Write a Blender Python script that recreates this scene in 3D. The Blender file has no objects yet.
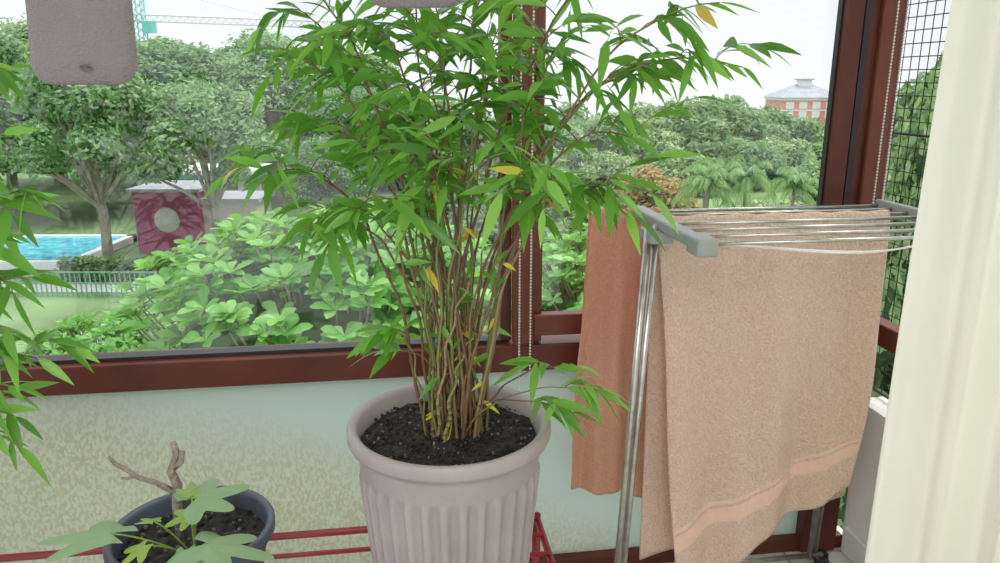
import bpy, math, random
import numpy as np
from mathutils import Vector, Matrix
random.seed(7); np.random.seed(7)
sc = bpy.context.scene
try:
    sc.view_settings.view_transform = 'Standard'
    sc.view_settings.look = 'None'
except Exception as e:
    print(e)

TH = math.radians(8.0); CT, ST = math.cos(TH), math.sin(TH)
def W(s, n, z):
    """window-wall coordinates: s along wall, n outward"""
    return Vector((s*CT - n*ST, 2.0 + s*ST + n*CT, z))

# ------------------------------------------------------------ materials
def newmat(name):
    m = bpy.data.materials.new(name); m.use_nodes = True
    nt = m.node_tree; b = nt.nodes['Principled BSDF']
    return m, nt, b
def ramp(nt, stops, interp='LINEAR'):
    r = nt.nodes.new('ShaderNodeValToRGB'); r.color_ramp.interpolation = interp
    e = r.color_ramp.elements
    while len(e) > 1: e.remove(e[0])
    e[0].position = stops[0][0]; e[0].color = (*stops[0][1], 1)
    for p, c in stops[1:]:
        x = e.new(p); x.color = (*c, 1)
    return r
def simple(name, col, rough=.6, metal=0, noise=0.0, nscale=20, bump=0, bscale=80, spec=.5):
    m, nt, b = newmat(name)
    b.inputs['Roughness'].default_value = rough; b.inputs['Metallic'].default_value = metal
    b.inputs['Specular IOR Level'].default_value = spec
    tc = nt.nodes.new('ShaderNodeTexCoord')
    n = nt.nodes.new('ShaderNodeTexNoise'); n.inputs['Scale'].default_value = nscale
    n.inputs['Detail'].default_value = 5
    nt.links.new(tc.outputs['Object'], n.inputs['Vector'])
    lo = tuple(max(0, c*(1-noise)) for c in col); hi = tuple(min(1, c*(1+noise)) for c in col)
    r = ramp(nt, [(.3, lo), (.7, hi)])
    nt.links.new(n.outputs['Fac'], r.inputs['Fac']); nt.links.new(r.outputs['Color'], b.inputs['Base Color'])
    if bump:
        n2 = nt.nodes.new('ShaderNodeTexNoise'); n2.inputs['Scale'].default_value = bscale
        n2.inputs['Detail'].default_value = 3
        nt.links.new(tc.outputs['Object'], n2.inputs['Vector'])
        bp = nt.nodes.new('ShaderNodeBump'); bp.inputs['Strength'].default_value = bump
        bp.inputs['Distance'].default_value = .01
        nt.links.new(n2.outputs['Fac'], bp.inputs['Height']); nt.links.new(bp.outputs['Normal'], b.inputs['Normal'])
    return m
def leafmat(name, stops, rough=.45, trans=.4, tcol=(.3, .6, .05), spec=.5, interp='LINEAR', objvar=0):
    m, nt, b = newmat(name)
    g = nt.nodes.new('ShaderNodeNewGeometry')
    r = ramp(nt, stops, interp)
    nt.links.new(g.outputs['Random Per Island'], r.inputs['Fac'])
    col = r.outputs['Color']
    if objvar:
        oi = nt.nodes.new('ShaderNodeObjectInfo'); hs_ = nt.nodes.new('ShaderNodeHueSaturation')
        mv = nt.nodes.new('ShaderNodeMapRange'); mv.inputs['To Min'].default_value = 1-objvar; mv.inputs['To Max'].default_value = 1+objvar
        mh = nt.nodes.new('ShaderNodeMapRange'); mh.inputs['To Min'].default_value = .515; mh.inputs['To Max'].default_value = .475
        nt.links.new(oi.outputs['Random'], mv.inputs['Value']); nt.links.new(oi.outputs['Random'], mh.inputs['Value'])
        nt.links.new(mv.outputs[0], hs_.inputs['Value']); nt.links.new(mh.outputs[0], hs_.inputs['Hue'])
        nt.links.new(col, hs_.inputs['Color']); col = hs_.outputs['Color']
    nt.links.new(col, b.inputs['Base Color'])
    b.inputs['Roughness'].default_value = rough; b.inputs['Specular IOR Level'].default_value = spec
    t = nt.nodes.new('ShaderNodeBsdfTranslucent')
    mx = nt.nodes.new('ShaderNodeMixRGB'); mx.blend_type = 'MIX'; mx.inputs['Fac'].default_value = .5
    mx.inputs['Color2'].default_value = (*tcol, 1)
    nt.links.new(col, mx.inputs['Color1']); nt.links.new(mx.outputs['Color'], t.inputs['Color'])
    ms = nt.nodes.new('ShaderNodeMixShader'); ms.inputs['Fac'].default_value = trans
    out = nt.nodes['Material Output']
    nt.links.new(b.outputs[0], ms.inputs[1]); nt.links.new(t.outputs[0], ms.inputs[2])
    nt.links.new(ms.outputs[0], out.inputs['Surface'])
    return m
def clothmat(name, col, trans=.2, tcol=None, bump=.6, bscale=350, noise=.1, nscale=12):
    m = simple(name, col, .95, 0, noise, nscale, bump, bscale, .1)
    nt = m.node_tree; b = nt.nodes['Principled BSDF']
    b.inputs['Sheen Weight'].default_value = .2
    t = nt.nodes.new('ShaderNodeBsdfTranslucent'); t.inputs['Color'].default_value = (*(tcol or col), 1)
    ms = nt.nodes.new('ShaderNodeMixShader'); ms.inputs['Fac'].default_value = trans
    nt.links.new(b.outputs[0], ms.inputs[1]); nt.links.new(t.outputs[0], ms.inputs[2])
    nt.links.new(ms.outputs[0], nt.nodes['Material Output'].inputs['Surface'])
    return m

M = {}
M['frame'] = simple('mahogany_painted_metal', (.105, .028, .017), .38, 0, .25, 6, spec=.3)
M['frame2'] = simple('mahogany_light', (.165, .047, .028), .38, 0, .2, 6, spec=.3)
M['frame_dark'] = simple('dark_gasket', (.02, .012, .012), .5)
M['white_wall'] = simple('white_wall_paint', (.80, .78, .73), .8, 0, .05, 5, .1, 60)
M['ceiling'] = simple('ceiling_paint', (.8, .8, .78), .9, 0, .03, 5)
M['planter'] = simple('taupe_plastic', (.345, .30, .285), .5, 0, .10, 9, .06, 120)
M['bluepot'] = simple('slate_plastic', (.075, .09, .12), .45, 0, .15, 14)
M['soil'] = simple('dark_soil', (.025, .021, .019), .95, 0, .8, 60, 1.0, 90)
M['soil_lt'] = simple('soil_chips', (.15, .13, .11), .95, 0, .6, 70, .8, 90)
M['red'] = simple('red_enamel', (.27, .018, .026), .3, 0, .15, 20)
M['chrome'] = simple('brushed_steel', (.50, .48, .44), .28, .9, .2, 40)
M['greyplastic'] = simple('grey_plastic', (.28, .30, .28), .45, 0, .06, 20)
M['black'] = simple('black_rubber', (.012, .012, .014), .5)
M['bead'] = simple('white_bead', (.7, .68, .62), .4)
M['cord'] = simple('white_cord', (.8, .78, .76), .7)
M['greycloth'] = clothmat('grey_felt', (.20, .175, .17), .05, bump=.5, bscale=300, noise=.08)
M['greystitch'] = simple('grey_stitch', (.10, .09, .09), .8)
M['towel'] = clothmat('peach_terry', (.94, .68, .55), .27, (1.0, .62, .43), 1.0, 180, .22, 180)
M['towel_backlit'] = clothmat('peach_terry_backlit', (.92, .60, .45), .50, (1.0, .56, .34), 1.0, 180, .22, 180)  # orange of the backlight is put into this towel's colour
M['towel_band'] = clothmat('peach_band', (.86, .60, .48), .2, (.9, .5, .36), .2, 500, .05, 60)
M['curtain'] = clothmat('cream_curtain', (.88, .86, .76), .45, (.92, .93, .80), .25, 500, .04, 4)
M['wire'] = simple('dark_wire', (.02, .022, .022), .5, .3)
M['bark'] = simple('cut_bark', (.30, .25, .205), .85, 0, .4, 60, .8, 150)
M['cane'] = leafmat('cane_stem', [(0, (.14, .055, .03)), (.4, (.19, .12, .055)), (.75, (.16, .18, .05)), (1, (.27, .18, .10))], .5, 0.0)
LST = [(0, (.05, .17, .02)), (.35, (.10, .29, .035)), (.7, (.16, .40, .06)), (1, (.29, .55, .11))]
M['leaf'] = leafmat('bamboo_leaf', LST, .32, .45, (.38, .80, .08))
M['leaf_y'] = leafmat('bamboo_leaf_yellowed', [(0, (.70, .68, .10)), (.6, (.85, .66, .08)), (1, (.70, .46, .10))], .5, .4, (.95, .85, .15))
M['figleaf'] = leafmat('fig_leaf', [(0, (.20, .34, .16)), (.5, (.26, .40, .22)), (1, (.33, .47, .25))], .6, .25, (.4, .6, .15))
M['figyoung'] = leafmat('fig_young_leaf', [(0, (.24, .40, .07)), (1, (.36, .50, .12))], .45, .3, (.5, .7, .1))
M['almond'] = leafmat('broad_leaf', [(0, (.09, .27, .05)), (.5, (.17, .43, .09)), (1, (.32, .60, .17))], .35, .38, (.42, .80, .10))
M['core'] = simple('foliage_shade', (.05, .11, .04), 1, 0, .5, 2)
M['trunk'] = simple('tree_bark', (.30, .26, .21), .9, 0, .3, 3)
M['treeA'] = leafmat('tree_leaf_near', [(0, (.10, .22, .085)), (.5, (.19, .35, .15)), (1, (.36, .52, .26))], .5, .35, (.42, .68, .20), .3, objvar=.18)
M['treeB'] = leafmat('tree_leaf_far_hazed', [(0, (.18, .31, .14)), (.5, (.30, .45, .22)), (1, (.46, .60, .34))], .6, .35, (.45, .66, .26), .2, objvar=.25)  # distance haze is put into these paler leaf colours
M['coreB'] = simple('foliage_shade_far_hazed', (.12, .20, .095), 1, 0, .4, 2)  # crown cores paled to carry the same painted haze
M['treeO'] = leafmat('tree_leaf_rusty', [(0, (.40, .32, .12)), (.5, (.60, .38, .20)), (1, (.34, .46, .16))], .6, .3, (.6, .42, .2), .2)
M['grass'] = simple('grass', (.17, .27, .11), .95, 0, .4, .3)
M['asphalt'] = simple('pale_pavement', (.55, .55, .53), .9, 0, .08, .5)
M['pool'] = simple('pool_water', (.16, .62, .95), .08, 0, .45, 2.2, .8, 3)
M['maroon'] = simple('maroon_wall', (.34, .035, .13), .7, 0, .08, 1)
M['cream'] = simple('cream_wall', (.60, .56, .50), .8, 0, .05, 1)
M['teal'] = simple('teal_metal', (.10, .52, .45), .5, 0, .1, 1)
M['white'] = simple('white_paint', (.8, .8, .8), .6)
M['roof'] = simple('grey_roof', (.36, .38, .42), .7, 0, .1, 1)
M['brickred'] = simple('red_house_wall', (.74, .30, .27), .8, 0, .1, 1)
M['fence'] = simple('green_fence', (.16, .36, .22), .6)
M['palm'] = leafmat('palm_frond', [(0, (.16, .32, .10)), (1, (.34, .52, .20))], .5, .3, (.4, .65, .15))

# tiled floor
m, nt, b = newmat('pale_floor_tile')
tc = nt.nodes.new('ShaderNodeTexCoord'); br = nt.nodes.new('ShaderNodeTexBrick')
br.offset = 0; br.inputs['Scale'].default_value = 1
br.inputs['Brick Width'].default_value = .3; br.inputs['Row Height'].default_value = .3
br.inputs['Mortar Size'].default_value = .004
br.inputs['Color1'].default_value = (.66, .63, .58, 1); br.inputs['Color2'].default_value = (.70, .67, .62, 1)
br.inputs['Mortar'].default_value = (.3, .28, .26, 1)
nt.links.new(tc.outputs['Object'], br.inputs['Vector']); nt.links.new(br.outputs['Color'], b.inputs['Base Color'])
b.inputs['Roughness'].default_value = .3
M['tile'] = m

# clear glass
m, nt, b = newmat('clear_glass')
tr = nt.nodes.new('ShaderNodeBsdfTransparent'); tr.inputs['Color'].default_value = (.985, .99, .985, 1)
gl = nt.nodes.new('ShaderNodeBsdfGlossy'); gl.inputs['Roughness'].default_value = .03
ms = nt.nodes.new('ShaderNodeMixShader'); ms.inputs['Fac'].default_value = .05
nt.links.new(tr.outputs[0], ms.inputs[1]); nt.links.new(gl.outputs[0], ms.inputs[2])
nt.links.new(ms.outputs[0], nt.nodes['Material Output'].inputs['Surface'])
M['glass'] = m

# frosted / weathered lower glass
m, nt, b = newmat('frosted_weathered_glass')
tc = nt.nodes.new('ShaderNodeTexCoord')
big = nt.nodes.new('ShaderNodeTexNoise'); big.inputs['Scale'].default_value = 1.6; big.inputs['Detail'].default_value = 2
drop = nt.nodes.new('ShaderNodeTexNoise'); drop.inputs['Scale'].default_value = 120; drop.inputs['Detail'].default_value = 2
nt.links.new(tc.outputs['Object'], big.inputs['Vector'])
mpd = nt.nodes.new('ShaderNodeMapping'); mpd.inputs['Scale'].default_value = (1, 1, .6)
nt.links.new(tc.outputs['Object'], mpd.inputs['Vector']); nt.links.new(mpd.outputs['Vector'], drop.inputs['Vector'])
sep = nt.nodes.new('ShaderNodeSeparateXYZ'); nt.links.new(tc.outputs['Object'], sep.inputs[0])
a1 = nt.nodes.new('ShaderNodeMath'); a1.operation = 'MULTIPLY_ADD'
a1.inputs[1].default_value = -3.6; a1.inputs[2].default_value = 2.0
nt.links.new(sep.outputs['Z'], a1.inputs[0])
a2 = nt.nodes.new('ShaderNodeMath'); a2.operation = 'MULTIPLY_ADD'; a2.inputs[1].default_value = -1.3
nt.links.new(sep.outputs['X'], a2.inputs[0]); nt.links.new(a1.outputs[0], a2.inputs[2])
a3 = nt.nodes.new('ShaderNodeMath'); a3.operation = 'MULTIPLY_ADD'; a3.inputs[1].default_value = 2.0
nt.links.new(big.outputs['Fac'], a3.inputs[0]); nt.links.new(a2.outputs[0], a3.inputs[2])
a4 = nt.nodes.new('ShaderNodeMath'); a4.operation = 'SUBTRACT'; a4.inputs[1].default_value = 1.75; a4.use_clamp = True
nt.links.new(a3.outputs[0], a4.inputs[0])
rd = ramp(nt, [(.42, (0, 0, 0)), (.58, (1, 1, 1))]); nt.links.new(drop.outputs['Fac'], rd.inputs['Fac'])
dirtc = nt.nodes.new('ShaderNodeMixRGB'); dirtc.inputs['Color1'].default_value = (.65, .63, .50, 1); dirtc.inputs['Color2'].default_value = (.76, .80, .72, 1)
nt.links.new(rd.outputs['Color'], dirtc.inputs['Fac'])
fin = nt.nodes.new('ShaderNodeMixRGB'); fin.inputs['Color1'].default_value = (.71, .79, .755, 1)
nt.links.new(a4.outputs[0], fin.inputs['Fac']); nt.links.new(dirtc.outputs['Color'], fin.inputs['Color2'])
nt.links.new(fin.outputs['Color'], b.inputs['Base Color']); b.inputs['Roughness'].default_value = .35
t = nt.nodes.new('ShaderNodeBsdfTranslucent'); nt.links.new(fin.outputs['Color'], t.inputs['Color'])
ms = nt.nodes.new('ShaderNodeMixShader'); ms.inputs['Fac'].default_value = .6
nt.links.new(b.outputs[0], ms.inputs[1]); nt.links.new(t.outputs[0], ms.inputs[2])
nt.links.new(ms.outputs[0], nt.nodes['Material Output'].inputs['Surface'])
M['frost'] = m

# ------------------------------------------------------------ mesh builder
class MB:
    def __init__(s): s.v = []; s.f = []; s.mi = []; s.sm = []
    def add(s, vs, fs, mi=0, smooth=True):
        o = len(s.v); s.v.extend([tuple(x) for x in vs])
        for f in fs: s.f.append(tuple(i+o for i in f)); s.mi.append(mi); s.sm.append(smooth)
    def box8(s, c, mi=0):
        s.add(c, [(0,3,2,1),(4,5,6,7),(0,1,5,4),(1,2,6,5),(2,3,7,6),(3,0,4,7)], mi, False)
    def box(s, x0, x1, y0, y1, z0, z1, mi=0):
        s.box8([(x0,y0,z0),(x1,y0,z0),(x1,y1,z0),(x0,y1,z0),(x0,y0,z1),(x1,y0,z1),(x1,y1,z1),(x0,y1,z1)], mi)
    def wbox(s, s0, s1, n0, n1, z0, z1, mi=0):
        s.box8([W(s0,n0,z0),W(s1,n0,z0),W(s1,n1,z0),W(s0,n1,z0),W(s0,n0,z1),W(s1,n0,z1),W(s1,n1,z1),W(s0,n1,z1)], mi)
    def tube(s, pts, rad, k=8, mi=0, cap=True):
        pts = [Vector(p) for p in pts]; n = len(pts)
        if not hasattr(rad, '__len__'): rad = [rad]*n
        vs = []; up = None
        for i, p in enumerate(pts):
            d = (pts[min(i+1, n-1)] - pts[max(i-1, 0)])
            if d.length < 1e-9: d = Vector((0, 0, 1))
            d.normalize()
            if up is None:
                up = Vector((1, 0, 0)) if abs(d.x) < .8 else Vector((0, 1, 0))
            a = (up - d*up.dot(d)); a.normalize(); up = a; b_ = d.cross(a)
            for j in range(k):
                t = 2*math.pi*j/k
                vs.append(p + (a*math.cos(t) + b_*math.sin(t))*rad[i])
        fs = []
        for i in range(n-1):
            for j in range(k):
                j2 = (j+1) % k
                fs.append((i*k+j, i*k+j2, (i+1)*k+j2, (i+1)*k+j))
        if cap:
            fs.append(tuple(range(k-1, -1, -1))); fs.append(tuple((n-1)*k+j for j in range(k)))
        s.add(vs, fs, mi)
    def lathe(s, prof, k, c=(0, 0), mi=0, rfun=None):
        vs = []
        for (r, z) in prof:
            for j in range(k):
                t = 2*math.pi*j/k
                rr = r + (rfun(t, z, r) if rfun else 0)
                vs.append((c[0]+rr*math.cos(t), c[1]+rr*math.sin(t), z))
        fs = []
        for i in range(len(prof)-1):
            for j in range(k):
                j2 = (j+1) % k
                fs.append((i*k+j, i*k+j2, (i+1)*k+j2, (i+1)*k+j))
        s.add(vs, fs, mi)
    def grid(s, nu, nv, fn, mi=0):
        vs = [fn(i/(nu-1), j/(nv-1)) for j in range(nv) for i in range(nu)]
        fs = [(j*nu+i, j*nu+i+1, (j+1)*nu+i+1, (j+1)*nu+i) for j in range(nv-1) for i in range(nu-1)]
        s.add(vs, fs, mi)
    def ball(s, c, r, mi=0, k=6):
        vs = [(c[0], c[1], c[2]+r)]; 
        for a in (1, 2):
            ph = math.pi*a/3
            for j in range(k):
                t = 2*math.pi*j/k
                vs.append((c[0]+r*math.sin(ph)*math.cos(t), c[1]+r*math.sin(ph)*math.sin(t), c[2]+r*math.cos(ph)))
        vs.append((c[0], c[1], c[2]-r))
        fs = []
        for j in range(k):
            j2 = (j+1) % k
            fs += [(0, 1+j, 1+j2), (1+j, 1+k+j, 1+k+j2, 1+j2), (1+k+j, 1+2*k, 1+k+j2)]
        s.add(vs, fs, mi)
    def leaf(s, base, d, up, L, wd, droop, mi=0, fold=.25, prof=((0,.06),(.10,.5),(.28,.95),(.5,.95),(.78,.5),(1,0.02))):
        d = d.normalized(); side = d.cross(up)
        if side.length < 1e-4: side = d.cross(Vector((1, 0, .1)))
        side.normalize(); nn = side.cross(d).normalized()
        vs = []
        for t, w in prof:
            p = base + d*(L*t) - Vector((0, 0, 1))*(droop*L*t*t)
            hw = wd*.5*w
            vs += [p - side*hw + nn*hw*fold, p, p + side*hw + nn*hw*fold]
        fs = []
        for i in range(len(prof)-1):
            a = i*3
            fs += [(a, a+1, a+4, a+3), (a+1, a+2, a+5, a+4)]
        s.add(vs, fs, mi)
    def obj(s, name, mats, parent=None):
        me = bpy.data.meshes.new(name); me.from_pydata(s.v, [], s.f)
        for m_ in (mats if isinstance(mats, (list, tuple)) else [mats]): me.materials.append(m_)
        me.polygons.foreach_set('material_index', s.mi); me.polygons.foreach_set('use_smooth', s.sm)
        me.update()
        o = bpy.data.objects.new(name, me); sc.collection.objects.link(o)
        if parent: o.parent = parent
        return o
def empty(name):
    o = bpy.data.objects.new(name, None); sc.collection.objects.link(o); o.empty_display_size = .1
    return o
def bevel(o, w, seg=2):
    md = o.modifiers.new('bev', 'BEVEL'); md.width = w; md.segments = seg; md.limit_method = 'ANGLE'
def bez(p0, p1, p2, n):
    p0, p1, p2 = Vector(p0), Vector(p1), Vector(p2)
    return [p0*(1-t)**2 + p1*2*t*(1-t) + p2*t*t for t in [i/(n-1) for i in range(n)]]

# ------------------------------------------------------------ room shell
SC = 1.10   # corner position along the window wall
b_ = MB()
b_.box8([W(-2.6,-3.6,-.12),W(SC+.06,-3.6,-.12),W(SC+.06,.08,-.12),W(-2.6,.08,-.12),W(-2.6,-3.6,0),W(SC+.06,-3.6,0),W(SC+.06,.08,0),W(-2.6,.08,0)])
b_.obj('floor', M['tile'])
b_ = MB(); b_.wbox(-2.6, SC+.06, -3.6, .08, 2.62, 2.74); b_.obj('ceiling', M['ceiling'])
b_ = MB()
b_.wbox(SC, SC+.10, -1.15, -.03, 0, .49); b_.wbox(SC-.012, SC+.12, -1.15, -.03, .49, .515)
b_.wbox(SC, SC+.10, -3.6, -1.15, 0, 2.62); b_.wbox(SC, SC+.10, -1.15, -.03, 2.40, 2.62)
b_.obj('wall_right', M['white_wall'])
b_ = MB(); b_.wbox(SC-.014, SC, -3.6, -.05, 0.001, .09); bevel(b_.obj('baseboard_right', M['white_wall']), .004)

# window 1 (main)
win = empty('window_1')
S0 = -2.3
b_ = MB()
b_.wbox(S0, SC, -.035, .05, 0, .045)                 # bottom rail
b_.wbox(S0, .93, -.045, .06, .665, .742)             # sill rail
b_.wbox(S0, SC, -.035, .05, 2.40, 2.62)              # head
b_.wbox(S0-.08, S0, -.035, .05, 0, 2.62)
b_.wbox(SC-.145, SC-.03, -.045, .06, 0, 2.62)         # corner post
bevel(b_.obj('fixed_frame', M['frame'], win), .004)
b_ = MB()
b_.wbox(.03, .085, -.055, -.012, .745, 2.40); b_.wbox(.085, .93, -.05, -.012, .768, .828)
b_.wbox(.085, .93, -.05, -.012, 2.33, 2.40)
b_.wbox(.085, .112, -.03, 0.0, .745, 2.40)
b_.wbox(1.0, 1.055, -.06, -.044, .745, 2.40)
bevel(b_.obj('sliding_sash', M['frame2'], win), .004)
b_ = MB(); b_.wbox(.905, .953, -.052, -.01, .745, 2.40); b_.wbox(.0, .03, -.012, .04, .745, 2.40)
bevel(b_.obj('sash_stile', M['frame'], win), .004)
b_ = MB(); b_.wbox(S0, .0, -.02, .02, .742, .752); b_.wbox(.956, .972, -.05, -.04, .7, 2.4); b_.wbox(.900, .906, -.03, -.01, .8, 2.33)
b_.obj('gasket', M['frame_dark'], win)
b_ = MB(); b_.wbox(.085, .15, -.075, -.05, 1.435, 1.45); b_.wbox(.085, .10, -.075, -.03, 1.40, 1.48)
bevel(b_.obj('window_latch', M['black'], win), .003)
b_ = MB(); b_.wbox(S0, .95, -.003, .003, .75, 2.40); b_.obj('clear_pane', M['glass'], win)
b_ = MB(); b_.wbox(S0, .96, -.004, .004, .045, .668); b_.obj('frosted_pane', M['frost'], win)
# window 2 (side)
win2 = empty('window_2')
b_ = MB()
b_.wbox(SC-.03, SC-.005, -.02, .03, 0.52, 2.40); b_.wbox(SC, SC+.05, -1.15, -.01, .70, .765)
b_.wbox(SC, SC+.05, -1.15, -.01, 2.34, 2.40); b_.wbox(SC, SC+.05, -1.15, -1.08, .52, 2.40)
bevel(b_.obj('side_frame', M['frame2'], win2), .004)
b_ = MB(); b_.wbox(SC+.012, SC+.017, -1.1, -.0, .515, 2.35); b_.obj('side_pane', M['glass'], win2)
# wire grille outside the side window
b_ = MB(); gs = SC+.06; g1 = .17
for i in range(37):
    n = g1 - i*.035
    b_.tube([W(gs, n, .53), W(gs, n, 2.5)], .0015, 4)
for i in range(57):
    z = .53+i*.035
    b_.tube([W(gs, g1, z), W(gs, -1.09, z)], .0015, 4)
for z in (.53, 1.3, 2.5):
    b_.tube([W(gs, g1, z), W(gs, -1.09, z)], .004, 6)
b_.obj('wire_grille', M['wire'], win2)

# blind bead chains
def chain(s, n, ztop, zbot, gap):
    b = MB(); N = int((ztop-zbot)/.0085)
    for k in (-1, 1):
        for i in range(N):
            z = ztop - i*.0085
            g = gap*.5*min(1, math.sqrt(max(0, (z-zbot))/.03))
            b.ball(W(s+k*g, n, z), .0034, 0, 5)
        b.tube([W(s+k*gap*.5, n, ztop), W(s+k*gap*.5, n, zbot+.03)], .0008, 3)
    return b
chain(.055, -.085, 2.38, .60, .03).obj('blind_chain', M['bead'])
chain(1.035, -.085, 2.38, .95, .026).obj('blind_chain', M['bead'])

# curtain
cur = empty('curtain')
b_ = MB()
def cfn(u, v):
    x = .742 + u*.46; z = .03 + v*2.45
    fold = math.sin(u*2*math.pi*4.2 + .6*math.sin(v*3)+.4)
    y = 1.30 - u*.05 + .028*fold*(1-.25*v) + .006*math.sin(u*60+v*5)
    return (x - .02*(1-v)*(1-u) + .008*math.cos(u*26), y, z)
b_.grid(160, 50, cfn)
o = b_.obj('fabric', M['curtain'], cur)
b_ = MB(); b_.tube([(.70, 1.29, 2.5), (1.20, 1.24, 2.5)], .012, 12)
b_.box(.72, .74, 1.28, 1.30, 2.5, 2.62); b_.box(1.16, 1.18, 1.23, 1.25, 2.5, 2.62)
b_.obj('curtain_rod', M['chrome'], cur)

# ------------------------------------------------------------ plant stand
b_ = MB(); zt = .352; r = .006
for i in range(9):
    n = -.90 + i*.078
    b_.tube([W(-1.5, n, zt), W(.06, n, zt)], r, 8)
for s_ in (-1.5, -.72, .06):
    b_.tube([W(s_, -.92, zt-.009), W(s_, -.26, zt-.009)], .009, 8)
for n in (-.92, -.26):
    b_.tube([W(-1.5, n, zt-.006), W(.06, n, zt-.006)], .009, 8)
    for s_ in (-1.5, .06):
        b_.tube([W(s_, n, 0), W(s_, n, zt)], .011, 8)
    b_.tube([W(-1.5, n, .1), W(.06, n, .1)], .006, 8)
b_.obj('red_metal_plant_stand', M['red'])
ZP = zt + .0065

# ------------------------------------------------------------ big ribbed planter
def big_planter(name, c, R=.2, H=.445):
    par = empty(name)
    z0 = ZP; z1 = z0+H; sc_ = R/.2
    NR = 32
    def rf(t, z, r_):
        if r_ < .1*sc_: return 0
        zr = (z-z0)/(H)
        if zr > .80 or zr < .05: return 0
        e = min(1, (.80-zr)/.03)*min(1, (zr-.05)/.03)
        cc = math.cos(NR*t)
        return sc_*.0060*e*max(-1, min(1, cc*2.0))
    prof = [(.0, z0+.012), (.125*sc_, z0+.012), (.130*sc_, z0), (.140*sc_, z0), (.143*sc_, z0+.02)]
    for i in range(21):
        zr = .05 + .75*i/20
        prof.append(((.145+.031*(zr-.05)/.75)*sc_, z0+H*zr))
    prof += [(.177*sc_, z0+H*.81), (.180*sc_, z0+H*.89), (.182*sc_, z1-.036), (.186*sc_, z1-.034), (.197*sc_, z1-.031), (.2*sc_, z1-.024),
             (.2*sc_, z1-.008), (.197*sc_, z1-.001), (.192*sc_, z1), (.184*sc_, z1-.003), (.178*sc_, z1-.01), (.174*sc_, z1-.06), (.17*sc_, z1-.09)]
    b = MB(); b.lathe(prof, NR*8, c, 0, rf); b.obj('ribbed_pot', M['planter'], par)
    b = MB()
    def sf(u, v):
        rr = .174*sc_*v; t = u*2*math.pi
        x = c[0]+rr*math.cos(t); y = c[1]+rr*math.sin(t)
        return (x, y, z1-.038 + .014*(1-v)*1.0 + .006*math.sin(x*70+y*31)*math.cos(y*63) + .004*math.sin(x*190)*math.sin(y*170))
    b.grid(64, 24, sf)
    for i in range(900):
        t = random.random()*6.283; rr = .168*sc_*math.sqrt(random.random())
        b.ball((c[0]+rr*math.cos(t), c[1]+rr*math.sin(t), z1-.031+.011*(1-rr/.17)+random.uniform(-.003, .003)), random.uniform(.0015, .0042), 1 if random.random() < .12 else 0, 5)
    b.obj('soil', [M['soil'], M['soil_lt']], par)
    return par, z1-.03

def rv(a): return Vector((random.uniform(-a, a), random.uniform(-a, a), random.uniform(-a, a)))
YEL = [.006]
def twig_leaves(mb, pts, Ls=(.046, .086), n=8, start=.2, droop=.22):
    m_ = len(pts)-1
    for i in range(n):
        t = start + (1-start)*i/(n-1) if n > 1 else 1
        f = t*m_; k = min(int(f), m_-1); p = pts[k].lerp(pts[k+1], f-k)
        tang = (pts[k+1]-pts[k]).normalized()
        sd = tang.cross(Vector((0, 0, 1)))
        if sd.length < .1: sd = Vector((random.uniform(-1, 1), random.uniform(-1, 1), 0))
        sd.normalize()
        sgn = 1 if i % 2 else -1
        if i == n-1: d = tang
        else: d = (tang*.9 + sd*sgn*random.uniform(.6, 1.2) + rv(.5))
        d.z -= random.uniform(-.1, .55)
        L = random.uniform(*Ls)
        up = (Vector((0, -.45, .8)) + rv(.8)).normalized()
        mb.leaf(p, d, up, L, L*random.uniform(.20, .27), random.uniform(.05, droop*1.8), 1 if random.random() < YEL[0] else 0)
def cane(stems, leaves, base, tip, arch=.12, nb=6, bstart=.45, r0=.0036, leafy=True, blen=(.07, .15), cfrac=.25):
    base, tip = Vector(base), Vector(tip)
    ctrl = base.lerp(tip, cfrac); ctrl.z = base.z + (tip.z-base.z)*.75 + arch
    pts = bez(base, ctrl, tip, 22)
    ph = random.random()*6
    for i, p in enumerate(pts):
        p.x += .004*math.sin(i*1.1+ph); p.y += .004*math.cos(i*.9+ph)
    P2 = []; R2 = []
    for i in range(len(pts)-1):
        t = i/(len(pts)-1); r_ = r0*(1-.68*t)
        for q in (0, .07, .93):
            P2.append(pts[i].lerp(pts[i+1], q)); R2.append(r_*(1.35 if q == 0 else 1))
    P2.append(pts[-1]); R2.append(r0*.25)
    stems.tube(P2, R2, 6)
    if not leafy: return pts
    twig_leaves(leaves, pts[-6:], n=7)
    for i in range(nb):
        t = bstart + (1-bstart)*(i+random.random()*.6)/nb
        f = min(t, .97)*21; k = int(f); p = pts[k].lerp(pts[k+1], f-k)
        a = random.random()*6.283
        lean = Vector((tip.x-base.x, tip.y-base.y, 0))
        out = Vector((math.cos(a), math.sin(a)*.7, 0)) + lean*.8
        out.normalize()
        L = random.uniform(*blen)
        e = p + out*L*.9 + Vector((0, 0, L*random.uniform(-.2, .5)))
        c_ = p + out*L*.35 + Vector((0, 0, L*.4))
        bp = bez(p, c_, e, 8)
        stems.tube(bp, [.0013*(1-.6*j/7) for j in range(8)], 4)
        twig_leaves(leaves, bp, n=random.randint(6, 8))
    return pts

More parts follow.
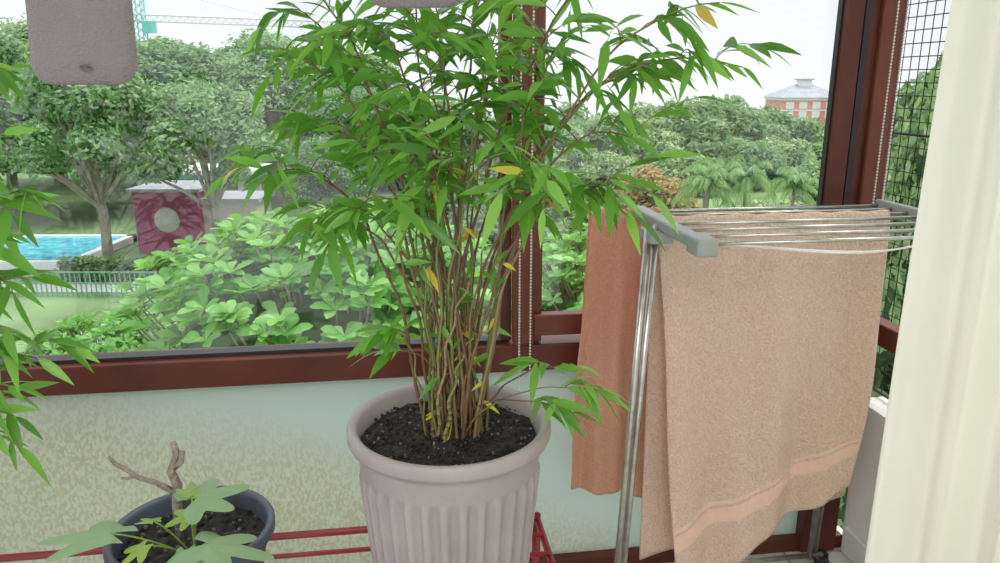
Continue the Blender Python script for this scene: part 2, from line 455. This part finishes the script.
# main plant
C1 = (-.10, 1.37)
par, zs = big_planter('potted_bamboo_plant', C1)
st, lv = MB(), MB()
def rb(c, r_=.065):
    a = random.random()*6.283; q = r_*math.sqrt(random.random())
    return (c[0]+.015+q*math.cos(a), c[1]+q*math.sin(a)*.8, zs-.01)
allc = []
for i in range(17):
    b0 = rb(C1)
    tx = C1[0] + .03 + random.uniform(-.26, .26); ty = C1[1]+random.uniform(-.2, .2)
    tz = random.uniform(1.34, 1.74)
    allc.append(cane(st, lv, b0, (tx, ty, tz), arch=random.uniform(-.02, .1), nb=5, bstart=.55, r0=random.uniform(.0024, .0042)))
for tip, ar, nb in [((.42,1.36,1.47),.30,5), ((.36,1.30,1.57),.2,5), ((.25,1.42,1.34),.26,5), ((.20,1.25,1.26),.2,5), ((.30,1.45,1.46),.2,5), ((.23,1.30,1.22),.3,4),
                    ((-.38,1.34,1.50),.16,5), ((-.42,1.32,1.28),.24,6), ((-.38,1.42,1.36),.2,5), ((-.34,1.25,1.20),.2,5), ((-.37,1.45,1.57),.1,5),
                    ((-.32,1.30,1.62),.05,5), ((.20,1.35,1.66),.05,5), ((-.24,1.2,1.25),.1,4), ((.10,1.2,1.30),.1,4), ((.0,1.18,1.36),.1,4)]:
    allc.append(cane(st, lv, rb(C1), tip, arch=ar, nb=nb, bstart=.62, r0=.0034))
for tip in [(.19,1.33,.88), (.13,1.28,.86), (.16,1.40,.90), (-.22,1.33,.96), (-.20,1.28,1.02)]:
    cane(st, lv, rb(C1), tip, arch=.06, nb=1, bstart=.7, r0=.0022, blen=(.05, .08))
for i in range(20):
    b0 = rb(C1); cane(st, lv, b0, (b0[0]+random.uniform(-.12,.12), b0[1]+random.uniform(-.06,.06), random.uniform(.95,1.35)), arch=0, r0=random.uniform(.0022,.004), leafy=False)
for i in range(85):
    pts = random.choice(allc); p = pts[random.randint(1, 11)]
    d = Vector((random.uniform(-1, 1), random.uniform(-1, .4), random.uniform(-1.0, .2)))
    L = random.uniform(.032, .058)
    lv.leaf(p, d, Vector((0, -.7, .7))+rv(.5), L, L*.24, .2, 1 if random.random() < .34 else 0)
st.obj('canes', M['cane'], par); lv.obj('leaves', [M['leaf'], M['leaf_y']], par)

# left plant (mostly outside the picture)
C2 = (-1.18, 1.30)
par, zs = big_planter('potted_bamboo_plant', C2, R=.17, H=.32)
st, lv = MB(), MB(); YEL[0] = 0
def rb2():
    return (C2[0]+random.uniform(-.06,.06), C2[1]+random.uniform(-.05,.05), zs-.01)
for i in range(16):
    cane(st, lv, rb2(), (C2[0]+random.uniform(-.25,.2), C2[1]+random.uniform(-.18,.18), random.uniform(1.1,1.7)), arch=.06, nb=6, bstart=.35, blen=(.08,.16))
for tip, ar in [((-.83,1.30,1.46),.12), ((-.79,1.28,1.26),.14), ((-.81,1.26,1.12),.12), ((-.81,1.24,.98),.15), ((-.88,1.26,.80),.2), ((-.84,1.3,1.36),.1), ((-.81,1.2,1.04),.15), ((-.83,1.22,1.18),.15), ((-.86,1.25,1.30),.12), ((-.86,1.25,.92),.15)]:
    cane(st, lv, rb2(), tip, arch=ar, nb=4, bstart=.6, blen=(.06,.11))
st.obj('canes', M['cane'], par); lv.obj('leaves', [M['leaf'], M['leaf_y']], par)

# ------------------------------------------------------------ fig in slate bowl
par = empty('potted_fig_plant')
C3 = (-.637, 1.377); z0 = ZP
b_ = MB()
b_.lathe([(0, z0+.01), (.10, z0+.01), (.103, z0), (.112, z0), (.118, z0+.01), (.150, z0+.165), (.152, z0+.17), (.161, z0+.172), (.165, z0+.178), (.165, z0+.194),
          (.162, z0+.199), (.156, z0+.2), (.150, z0+.197), (.147, z0+.19), (.143, z0+.15), (.14, z0+.12)], 96, C3)
b_.obj('slate_bowl', M['bluepot'], par)
b_ = MB()
b_.grid(48, 16, lambda u, v: (C3[0]+.144*v*math.cos(u*6.2832), C3[1]+.144*v*math.sin(u*6.2832), z0+.158+.008*math.sin(u*40)*v*(1-v)*3+.01*(1-v)))
for i in range(260):
    t = random.random()*6.283; rr = .138*math.sqrt(random.random())
    b_.ball((C3[0]+rr*math.cos(t), C3[1]+rr*math.sin(t), z0+.163), random.uniform(.002, .006), 1 if random.random() < .35 else 0, 5)
b_.obj('soil', [M['soil'], M['soil_lt']], par)
b_ = MB(); zb = z0+.155
b_.tube([(-.668,1.39,zb), (-.669,1.392,.60), (-.662,1.39,.645), (-.672,1.39,.675), (-.656,1.39,.715), (-.66,1.388,.742)], [.0105,.010,.010,.0085,.0075,.006], 10)
b_.tube([(-.668,1.39,.628), (-.70,1.385,.652), (-.735,1.38,.668), (-.76,1.378,.69), (-.775,1.376,.70), (-.787,1.375,.718)], [.007,.0055,.005,.005,.0045,.003], 8)
b_.tube([(-.664,1.39,.685), (-.648,1.388,.70), (-.643,1.388,.722)], [.007,.0065,.0055], 8)
b_.tube([(-.742,1.379,.672), (-.755,1.376,.668), (-.765,1.37,.672)], [.0045,.0035,.0025], 8)
b_.obj('woody_stem', M['bark'], par)
def figleaf(mb, c, yaw, pitch, size, roll=0, mi=0, lobes=5):
    rot = Matrix.Rotation(yaw, 4, 'Z') @ Matrix.Rotation(pitch, 4, 'Y') @ Matrix.Rotation(roll, 4, 'X')
    N = 60; vs = [Vector((0, 0, 0))]
    for ring in (.35, .7, 1.0):
        for i in range(N+1):
            a = -2.5 + 5.0*i/N
            sp = .95
            lob = max(math.exp(-((a-k*sp)/.36)**2)*(1-.22*abs(k)) for k in range(-(lobes//2), lobes//2+1))
            base_ = .36
            r_ = ring*(base_+(1-base_)*lob*(1 if ring == 1 else .5+.5*ring))
            x = r_*math.cos(a); y = r_*math.sin(a)*.85
            z = -.22*(r_**2) + .05*math.cos(a*6)*r_
            vs.append(Vector((x, y, z)))
    fs = [(0, 1+i, 2+i) for i in range(N)]
    for rg in range(2):
        o = 1+rg*(N+1); o2 = o+N+1
        fs += [(o+i, o2+i, o2+i+1, o+i+1) for i in range(N)]
    c = Vector(c)
    mb.add([c + (rot @ (v*size)) for v in vs], fs, mi)
b_ = MB(); stb = MB()
specs = [((-.725,1.235,.635), math.pi*.98, .0, .14, .15, 0, 3), ((-.675,1.30,.62), 2.5, .1, .045, .2, 1, 3), ((-.60,1.30,.635), 3.7, .1, .05, -.2, 1, 3),
         ((-.60,1.33,.65), .6, -.1, .105, .1, 0, 5), ((-.54,1.225,.62), -.05, .05, .125, -.15, 0, 5), ((-.585,1.23,.60), -1.3, .2, .06, 0, 0, 3),
         ((-.66,1.225,.615), -2.2, .2, .05, 0, 1, 3), ((-.61,1.335,.655), 1.9, -.2, .05, .2, 1, 3)]
root = Vector((-.615, 1.33, zb))
for c, yaw, pi_, sz, ro, mi, lb in specs:
    figleaf(b_, c, yaw, pi_, sz, ro, mi, lb)
    cv = Vector(c); mid = root.lerp(cv, .5)+Vector((0, 0, .02))
    stb.tube(bez(root, mid, cv, 7), .0018, 6)
b_.obj('lobed_leaves', [M['figleaf'], M['figyoung']], par); stb.obj('leaf_stalks', M['figyoung'], par)

# ------------------------------------------------------------ clothes airer
air = empty('clothes_drying_rack')
ZR = 1.12
b_ = MB()
for n in (-.525, -.45, -.375, -.30, -.245, -.18, -.12):
    b_.tube([W(.2 if n == -.12 else .345, n, ZR), W(1.03, n, ZR)], .0045, 10)
def leg(p, q):
    b_.tube([p, q], .0085, 12)
leg(W(.306, -.31, ZR), W(.262, -.31, .05)); leg(W(.330, -.30, ZR), W(.282, -.30, .05))
leg(W(.90, -.21, ZR-.01), W(.925, -.14, .05)); leg(W(.92, -.20, ZR-.01), W(.945, -.13, .05))
b_.tube([W(.27, -.62, .045), W(.27, -.12, .045)], .011, 10)
b_.tube([W(.965, -.62, .045), W(.965, -.12, .045)], .011, 10)
b_.tube([W(.27, -.14, .06), W(.965, -.14, .06)], .008, 10)
b_.obj('steel_tubes', M['chrome'], air)
b_ = MB()
b_.wbox(.328, .362, -.55, -.105, ZR-.012, ZR+.014)
b_.wbox(.322, .368, -.565, -.50, ZR-.020, ZR+.018)
b_.wbox(.30, .362, -.34, -.26, ZR-.040, ZR-.010)
b_.wbox(1.01, 1.035, -.55, -.105, ZR-.016, ZR+.016)
o = b_.obj('plastic_arms', M['greyplastic'], air); bevel(o, .006, 3)
b_ = MB()
for s_ in (.27, .972):
    for n in (-.60, -.13):
        c = W(s_, n, .027)
        b_.tube([c+Vector((-.011*CT, -.011*ST, 0)), c+Vector((.011*CT, .011*ST, 0))], .0265, 20)
        b_.wbox(s_-.013, s_+.013, n-.012, n+.012, .035, .062)
b_.obj('castors', M['black'], air)
b_ = MB()
for dn, sag in ((-.51, .022), (-.49, .03)):
    b_.tube([W(.36+.65*i/20, dn+.02*math.sin(i*.4), ZR-.004-sag*math.sin(math.pi*i/20)) for i in range(21)], .002, 6)
b_.obj('cord', M['cord'], air)

# towels
def towel(name, rod_n, s0t, s1t, front, back, mat, ph=0., amp=.012, fb=None, band=True):
    """front/back : functions u -> (s, zbottom)"""
    b = MB(); NU, NV = 110, 160
    rr = .0075
    def fn(u, v):
        st_ = s0t+(s1t-s0t)*u
        if v < .56:       # front layer
            t = 1 - v/.56
            sb, zb_ = front(u)
            z = ZR + (zb_-ZR)*t; s_ = st_+(sb-st_)*t
            w = amp*(t**.55)
            n = rod_n - rr - w*(1+math.sin(u*13+ph+t*1.8)) - .4*w*(1+math.sin(u*27+2*ph-t*2.5)) - .006*t
            s_ += .008*math.sin(t*8+u*3)*t
        elif v < .60:
            a = (v-.56)/.04*math.pi
            n = rod_n - rr*math.cos(a); z = ZR + rr*math.sin(a) + .002*math.sin(u*40); s_ = st_
        else:
            t = (v-.60)/.40
            sb, zb_ = back(u)
            z = ZR + (zb_-ZR)*t; s_ = st_+(sb-st_)*t
            n = rod_n + rr + amp*.4*t*(1+math.sin(u*11+ph))
        return W(s_, n, z)
    b.grid(NU, NV, fn)
    if band:
        for k in range(len(b.f)):
            j = k//(NU-1); v = j/(NV-1)
            if .075 < v < .095 or .102 < v < .107: b.mi[k] = 1
    o = b.obj(name, [mat, M['towel_band']])
    md = o.modifiers.new('sol', 'SOLIDIFY'); md.thickness = .005; md.offset = 0
    return o
towel('bath_towel', -.245, .345, .955, lambda u: (.44+.48*u, .08+.31*u), lambda u: (.36+.585*u, .16+.16*u), M['towel'], .6, .021)
towel('bath_towel', -.12, .215, .42, lambda u: (.17+.28*u, .35-.04*u), lambda u: (.2+.24*u, .62), M['towel_backlit'], 2.0, .015, band=False)

# ------------------------------------------------------------ hanging cloths + pole
b_ = MB(); b_.tube([(-1.0, .86, 1.93), (.4, .86, 1.93)], .011, 12)
for x in (-.9, .3): b_.tube([(x, .86, 1.93), (x, .86, 2.62)], .003, 6)
b_.obj('laundry_pole', M['chrome'])
def hang(x0, x1, zb, y):
    b = MB(); xc = (x0+x1)/2; hw = (x1-x0)/2
    zt_ = 1.9
    for side in (-1, 1):
        def fn(u, v):
            z = zb + (zt_-zb)*v
            q = 2*u-1
            d = z-zb; R_ = .024
            w = hw*(1-.06*min(1, v*1.5))
            if d < R_: w = hw - R_ + math.sqrt(max(0, R_*R_-(R_-d)**2))
            th = .011*math.sqrt(max(0, 1-abs(q)**4))*min(1, math.sqrt(max(d, 0)/.02)+.0)
            return (xc+q*w, y+side*th+.012*math.sin(v*4), z)
        b.grid(24, 60, lambda u, v: fn(u, v**1.8))
    b.tube([(xc+.008+.006*math.cos(a), y-.0115, zb+.018+.002*math.sin(a)) for a in [k*6.2832/14 for k in range(15)]], .0008, 6, 1)
    b.tube([(xc, y, zt_-.01), (xc, y+.02, zt_+.03)], .004, 6, 1)
    return b.obj('hanging_cloth', [M['greycloth'], M['greystitch']])
hang(-.503, -.388, 1.444, .84); hang(-.142, -.035, 1.522, .84)

# ------------------------------------------------------------ outside world
G = -7.0
b_ = MB(); b_.grid(40, 40, lambda u, v: (-120+240*u, 2.6+145*v, G-.02)); b_.obj('ground', M['grass'])
def tree_mesh(name, mats, nl, ls, seed, H=10., R=4., ncl=26, z_low=.35, core=.74):
    rng = np.random.RandomState(seed)
    mb = MB()
    cents = []
    for i in range(ncl):
        a = rng.rand()*2*np.pi; q = np.sqrt(rng.rand()); 
        rr = q*R*.80
        topz = H*(z_low+.12 + (1-z_low-.26)*math.sqrt(max(0, 1-(q*.95)**2))) * (.9+.14*rng.rand())
        z = topz if rng.rand() < .55 else H*z_low + rng.rand()*(topz-H*z_low)
        cents.append((rr*math.cos(a), rr*math.sin(a), z, R*(.16+.17*rng.rand())))
    mb.tube([(0, 0, 0), (.1, 0, H*.25), (0, .1, H*.5)], [R*.07, R*.055, R*.04], 8, 1)
    for c in cents[::3]:
        mb.tube([(0, 0, H*.3), (c[0]*.5, c[1]*.5, (H*.3+c[2])*.52), c[:3]], [R*.03, R*.022, R*.01], 5, 1)
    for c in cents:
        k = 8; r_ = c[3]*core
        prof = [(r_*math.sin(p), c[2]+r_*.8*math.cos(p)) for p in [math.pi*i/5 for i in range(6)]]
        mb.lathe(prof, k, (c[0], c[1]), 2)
    nV = len(mb.v)
    ca = np.array(cents); idx = rng.randint(0, ncl, nl)
    d = rng.normal(size=(nl, 3)); d /= np.linalg.norm(d, axis=1)[:, None]
    d[:, 2] = np.where(d[:, 2] < -.4, -d[:, 2], d[:, 2])
    rad = ca[idx, 3]*(.74+.56*rng.rand(nl))
    cen = ca[idx, :3] + d*rad[:, None]*np.array([1, 1, .85])
    nrm = d*.8 + rng.normal(size=(nl, 3))*.5 + np.array([0, 0, .4]); nrm /= np.linalg.norm(nrm, axis=1)[:, None]
    t1 = np.cross(nrm, rng.normal(size=(nl, 3))); t1 /= np.linalg.norm(t1, axis=1)[:, None]
    t2 = np.cross(nrm, t1)
    L = ls*(.6+.8*rng.rand(nl))[:, None]
    vs = np.stack([cen-t1*L, cen+t2*L*.45, cen+t1*L, cen-t2*L*.45], axis=1).reshape(-1, 3)
    me = bpy.data.meshes.new(name)
    allv = mb.v + [tuple(x) for x in vs.tolist()]
    fl = [(nV+4*i, nV+4*i+1, nV+4*i+2, nV+4*i+3) for i in range(nl)]
    me.from_pydata(allv, [], mb.f+fl)
    for m_ in mats: me.materials.append(m_)
    me.polygons.foreach_set('material_index', mb.mi+[0]*nl)
    me.update(); return me
tA = [tree_mesh('treeA%d' % i, [M['treeA'], M['trunk'], M['core']], 18000, .15, i+1, ncl=46, z_low=.26) for i in range(3)]
tH = [tree_mesh('treeH%d' % i, [M['treeA'], M['trunk'], M['core']], 13000, .15, i+41, ncl=34, z_low=.46, core=.5) for i in range(2)]
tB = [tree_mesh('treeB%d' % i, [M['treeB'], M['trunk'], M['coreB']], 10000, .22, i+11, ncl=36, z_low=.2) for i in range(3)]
tO = tree_mesh('treeO', [M['treeO'], M['trunk'], M['coreB']], 8000, .22, 31, z_low=.2)
def put(me, name, x, y, top, R, tall=False):
    o = bpy.data.objects.new(name, me); sc.collection.objects.link(o)
    if tall:
        h = top-G; o.location = (x, y, G); o.scale = (R/4., R/4., h/10.*1.04)
    else:
        sz = R/4.*.95; o.location = (x, y, top-9.7*sz); o.scale = (R/4., R/4., sz)
    o.rotation_euler = (0, 0, random.random()*6)
    return o
k = 0
for x, y, top, R in [(-31,48,4.2,5.6), (-23.0,53,4.6,6.0), (-15.5,53,4.2,5.0), (-36,62,5.5,8), (-28,64,5.0,7), (-20,66,5.0,7), (-13,66,3.8,6), (-10.5,58,1.4,4.2), (-9.6,47,.8,3.2),
                     (-29.5,41.5,2.6,3.6), (-9.0,41,-1.2,2.8), (-42,54,5,6), (-24.6,46,2.4,3.0)]:
    put(tA[k % 3], 'tree', x, y, top, R, True); k += 1
for x, y, top, R in [(-17.7,33.2,2.4,3.7), (-13.0,34.0,1.6,3.4), (-27.5,32,1.6,3.4)]:
    put(tH[k % 2], 'tree', x, y, top, R, True); k += 1
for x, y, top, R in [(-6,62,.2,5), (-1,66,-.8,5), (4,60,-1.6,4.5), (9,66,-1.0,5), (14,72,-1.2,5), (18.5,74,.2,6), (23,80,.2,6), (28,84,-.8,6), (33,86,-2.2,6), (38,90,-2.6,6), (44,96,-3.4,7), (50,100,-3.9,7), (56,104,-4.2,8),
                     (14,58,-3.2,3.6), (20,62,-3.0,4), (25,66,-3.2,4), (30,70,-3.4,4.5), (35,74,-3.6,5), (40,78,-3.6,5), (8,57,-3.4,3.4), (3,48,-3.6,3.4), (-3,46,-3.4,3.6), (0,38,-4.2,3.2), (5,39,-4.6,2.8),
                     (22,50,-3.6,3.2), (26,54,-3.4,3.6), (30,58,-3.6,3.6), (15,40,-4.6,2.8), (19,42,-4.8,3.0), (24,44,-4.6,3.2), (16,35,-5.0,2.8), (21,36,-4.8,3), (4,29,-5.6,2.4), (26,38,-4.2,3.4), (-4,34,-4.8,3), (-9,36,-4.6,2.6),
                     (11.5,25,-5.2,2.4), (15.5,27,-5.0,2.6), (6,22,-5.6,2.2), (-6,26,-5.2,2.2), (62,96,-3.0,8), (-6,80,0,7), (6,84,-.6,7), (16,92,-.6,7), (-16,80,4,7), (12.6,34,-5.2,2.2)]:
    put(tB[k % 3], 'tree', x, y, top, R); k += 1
put(tO, 'rusty_tree', 9.6, 47.0, -3.5, 3.4)
for x, y, top, R in [(10.5,14,2.5,3.0), (13,19,4.2,4.2), (8.8,10.5,.6,2.2), (20.5,35,.5,3.2), (6.6,7.2,1.2,1.6), (5.6,8.8,2.2,1.6)]:
    put(tA[k % 3], 'tree', x, y, top, R, True); k += 1

# broad-leaved tree canopy just outside
def almond_mesh(seed):
    rng = random.Random(seed); b = MB()
    b.tube([(0,0,0), (.1,0,2.2), (0,.1,4.2)], [.22,.18,.14], 8, 1)
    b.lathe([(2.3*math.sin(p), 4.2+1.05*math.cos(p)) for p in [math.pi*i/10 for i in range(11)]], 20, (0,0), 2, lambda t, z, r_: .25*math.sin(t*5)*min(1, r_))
    for i in range(430):
        a = rng.random()*6.283; q = math.sqrt(rng.random())
        x, y = 3.0*q*math.cos(a), 2.6*q*math.sin(a)
        z = 4.25+1.45*math.sqrt(max(0, 1-q*q*.96)) + rng.uniform(-.35, .25)
        if rng.random() < .25: z -= rng.random()*1.2
        c = Vector((x, y, z)); ax = Vector((x*.22, y*.22, .9)).normalized()
        b.tube([c-ax*.5, c], [.02, .012], 4, 1)
        n = rng.randint(8, 11); off = rng.random()*6
        for j in range(n):
            t = off+j*2.4; out = Vector((math.cos(t), math.sin(t), 0))
            d = out*(.75+.1*rng.random()) + ax*(.25+.6*j/n)
            L = rng.uniform(.24, .38)
            b.leaf(c, d, ax, L, L*.42, rng.uniform(.1, .35), 0, .25, ((0,.08),(.3,.5),(.62,1),(.85,.8),(1,.08)))
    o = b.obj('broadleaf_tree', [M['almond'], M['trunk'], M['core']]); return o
o = almond_mesh(3); o.location = (-2.6, 11.2, -6.45); o.scale = (1, 1, 1.0)
o2 = bpy.data.objects.new('broadleaf_tree', o.data); sc.collection.objects.link(o2); o2.location = (2.9, 13.5, -7.0); o2.rotation_euler = (0, 0, 2); o2.scale = (.95, 1, .99)
o3 = bpy.data.objects.new('broadleaf_tree', o.data); sc.collection.objects.link(o3); o3.location = (-6.9, 12.6, -7.0); o3.rotation_euler = (0, 0, 4); o3.scale = (.58, .62, .74)

# palms
def palm_mesh():
    b = MB(); rng = random.Random(5)
    b.tube([(0,0,0), (.1,0,2), (.15,0,4)], [.16,.12,.1], 8, 1)
    for i in range(18):
        a = i*2.4; el = rng.uniform(-.1, 1.1); L = rng.uniform(1.7, 2.2)
        d = Vector((math.cos(a)*math.cos(el), math.sin(a)*math.cos(el), math.sin(el)))
        p0 = Vector((.15, 0, 4)); pts = []
        for j in range(9):
            t = j/8; pts.append(p0+d*L*t-Vector((0,0,1))*(1.1*t*t*L*.5))
        b.tube(pts, .02, 4, 0)
        for j in range(1, 9):
            tg = (pts[j]-pts[j-1]).normalized(); sd = tg.cross(Vector((0,0,1))).normalized()
            for q in (0, .5):
                for s_ in (-1, 1):
                    p = pts[j-1].lerp(pts[j], q)
                    b.leaf(p, tg*.7+sd*s_-Vector((0,0,.35)), Vector((0,0,1)), .55*(1-.4*j/9), .09, .3, 0)
    o = b.obj('palm_tree', [M['palm'], M['trunk']]); return o
p = palm_mesh(); p.location = (8.2, 30, G); p.scale = (.66, .66, 1.12)
for x, y, s_ in ((10.0, 30.5, 1.16), (9.2, 33.5, 1.08), (12.0, 31, 1.06)):
    q = bpy.data.objects.new('palm_tree', p.data); sc.collection.objects.link(q); q.location = (x, y, G); q.scale = (.66, .66, s_); q.rotation_euler = (0, 0, x)

# pavement, pool, buildings
b_ = MB(); b_.box8([(-16.5,18,G-.01),(-12.8,18,G-.01),(-10.6,28.6,G-.01),(-13.2,28.6,G-.01),(-16.5,18,G+.02),(-12.8,18,G+.02),(-10.6,28.6,G+.02),(-13.2,28.6,G+.02)])
b_.box(-24, -8, 29.8, 31.0, G-.01, G+.02); b_.obj('pavement', M['asphalt'])
b_ = MB(); b_.box(-25.5, -20.0, 34.0, 39.6, G, G+.30, 0); 
for (x0,x1,y0,y1) in ((-25.9,-25.5,33.6,40),(-20.0,-19.6,33.6,40),(-25.9,-19.6,33.6,34),(-25.9,-19.6,39.6,40)): b_.box(x0,x1,y0,y1,G,G+.36,1)
b_.obj('swimming_pool', [M['pool'], M['white']])
bd = empty('maroon_building')
b_ = MB(); b_.box(-18.1, -14.9, 37, 40.0, G, -3.9, 0); b_.box(-18.3, -14.7, 36.8, 40.2, -3.9, -3.75, 1); b_.obj('maroon_block', [M['maroon'], M['roof']], bd)
b_ = MB(); b_.tube([(-16.5, 36.97, -5.3), (-16.5, 36.93, -5.3)], .62, 32); b_.obj('round_emblem', M['cream'], bd)
b_ = MB(); b_.box(-14.9, -12.2, 37.5, 40, G, -4.5, 0); b_.box(-15.1, -12.0, 37.3, 40.2, -4.5, -4.3, 1); b_.obj('side_wing', [M['cream'], M['roof']], bd)
b_ = MB(); b_.box(-19.0, -13.8, 41.5, 45, -4.0, -3.6, 0); b_.box(-19.2, -13.6, 41.2, 45.3, -3.6, -3.4, 1)
for x in (-18.5, -14.3): 
    for y in (41.8, 44.6): b_.box(x-.15, x+.15, y-.15, y+.15, G, -4.0, 1)
b_.obj('pavilion', [M['teal'], M['white']])
b_ = MB()
for i in range(90):
    x = -26+i*.2; b_.box(x-.02, x+.02, 29.2, 29.24, G, G+1.0)
for z in (.15, .55, 1.0): b_.box(-26, -8, 29.19, 29.25, G+z-.03, G+z+.03)
b_.obj('garden_fence', M['fence'])
hd = MB(); rng = random.Random(9)
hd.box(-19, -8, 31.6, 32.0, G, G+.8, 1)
for i in range(4500):
    p = Vector((rng.uniform(-19, -8), 31.8+rng.uniform(-.35, .3), G+rng.uniform(.05, 1.0)))
    hd.leaf(p, Vector((rng.uniform(-1,1), rng.uniform(-1,0), rng.uniform(-.3,1))), Vector((0,-.3,1)), .22, .12, .2, 0, .2, ((0,.1),(.5,1),(1,.05)))
hd.obj('hedge', [M['treeA'], M['core']])
# far house
hs = empty('red_house')
b_ = MB(); X, Y = 46.5, 128
b_.box(X, X+9.5, Y, Y+8, G, -1.6, 0)
for i in range(4):
    for z in (-4.8, -3.3):
        b_.box(X+.7+i*2.2, X+2.0+i*2.2, Y-.06, Y, z, z+1.1, 1)
b_.box(X-.2, X+9.7, Y-.2, Y+8.2, -1.95, -1.5, 1)
b_.box(X-.1, X+9.6, Y-.1, Y+8.1, -3.65, -3.45, 1)
b_.obj('house_walls', [M['brickred'], M['white']], hs)
b_ = MB(); b_.add([(X-.6,Y-.6,-1.5),(X+10.1,Y-.6,-1.5),(X+10.1,Y+8.6,-1.5),(X-.6,Y+8.6,-1.5),(X+3.4,Y+4,.6),(X+6.4,Y+4,.6)], [(0,1,5,4),(1,2,5),(2,3,4,5),(3,0,4)], 0, False)
b_.box(X+3.9, X+5.9, Y+3.2, Y+4.8, .2, 1.3, 1); b_.box(X+3.6, X+6.2, Y+2.9, Y+5.1, 1.3, 1.5, 0)
b_.obj('house_roof', [M['roof'], M['white']], hs)
# tower crane
b_ = MB()
cx, cy, cz = -66, 146, 12.2
def lattice(p, q, w, nseg, mi, r=.13):
    p, q = Vector(p), Vector(q); d = (q-p).normalized()
    a = Vector((0, 1, 0)) ; c_ = d.cross(a).normalized()
    offs = [a*w+c_*w, a*w-c_*w, -a*w-c_*w, -a*w+c_*w]
    for o_ in offs: b_.tube([p+o_, q+o_], r, 4, mi)
    for i in range(nseg):
        s_ = p.lerp(q, i/nseg); e_ = p.lerp(q, (i+1)/nseg)
        for j in range(4): b_.tube([s_+offs[j], e_+offs[(j+1) % 4]], r*.6, 3, mi)
lattice((cx, cy, G), (cx, cy, cz+6), .8, 18, 0)
lattice((cx-14, cy, cz+.6), (cx+36, cy, cz-1.2), .55, 36, 1)
b_.tube([(cx, cy, cz+6), (cx+26, cy, cz-.3)], .1, 4, 1); b_.tube([(cx, cy, cz+6), (cx-13, cy, cz+1)], .1, 4, 1)
b_.box(cx-13.5, cx-10, cy-1, cy+1, cz-2, cz, 2)
b_.box(cx+.9, cx+2.6, cy-1, cy+1, cz-2.6, cz-.6, 0)
b_.obj('tower_crane', [M['teal'], M['white'], M['brickred']])

# ------------------------------------------------------------ light
w = bpy.data.worlds.new('World'); sc.world = w; w.use_nodes = True
nt = w.node_tree; bg = nt.nodes['Background']
tc = nt.nodes.new('ShaderNodeTexCoord'); sp = nt.nodes.new('ShaderNodeSeparateXYZ'); nt.links.new(tc.outputs['Generated'], sp.inputs[0])
nz = nt.nodes.new('ShaderNodeTexNoise'); nz.inputs['Scale'].default_value = 3; nt.links.new(tc.outputs['Generated'], nz.inputs['Vector'])
ad = nt.nodes.new('ShaderNodeMath'); ad.operation = 'MULTIPLY_ADD'; ad.inputs[1].default_value = .25
nt.links.new(nz.outputs['Fac'], ad.inputs[0]); nt.links.new(sp.outputs['Z'], ad.inputs[2])
r = ramp(nt, [(0.0, (.71, .73, .74)), (.25, (.62, .655, .69)), (.6, (.88, .93, 1.0)), (1, (.95, .98, 1))])
nt.links.new(ad.outputs[0], r.inputs['Fac']); nt.links.new(r.outputs['Color'], bg.inputs['Color'])
bg.inputs['Strength'].default_value = 1.6
sd = bpy.data.lights.new('sun_soft', 'SUN'); sd.energy = 2.8; sd.angle = math.radians(35); sd.color = (1, .98, .93)
so = bpy.data.objects.new('sun_soft', sd); sc.collection.objects.link(so); so.rotation_euler = (math.radians(-8), math.radians(25), 0)
al = bpy.data.lights.new('room_fill_light', 'AREA'); al.shape = 'RECTANGLE'; al.size = 1.6; al.size_y = 1.0; al.energy = 44; al.color = (1, .96, .9)  # added fill to brighten the interior, no actual ceiling lamp
ao = bpy.data.objects.new('room_fill_light', al); sc.collection.objects.link(ao); ao.location = (-.2, -.7, 2.55); ao.rotation_euler = (math.radians(35), 0, 0)

# ------------------------------------------------------------ camera
cd = bpy.data.cameras.new('camera'); cd.lens = 27.2; cd.sensor_width = 36; cd.clip_end = 600; cd.clip_start = .02
co = bpy.data.objects.new('camera', cd); sc.collection.objects.link(co)
co.location = (0, 0, 1.45); co.rotation_euler = (math.radians(75), 0, 0)
sc.camera = co
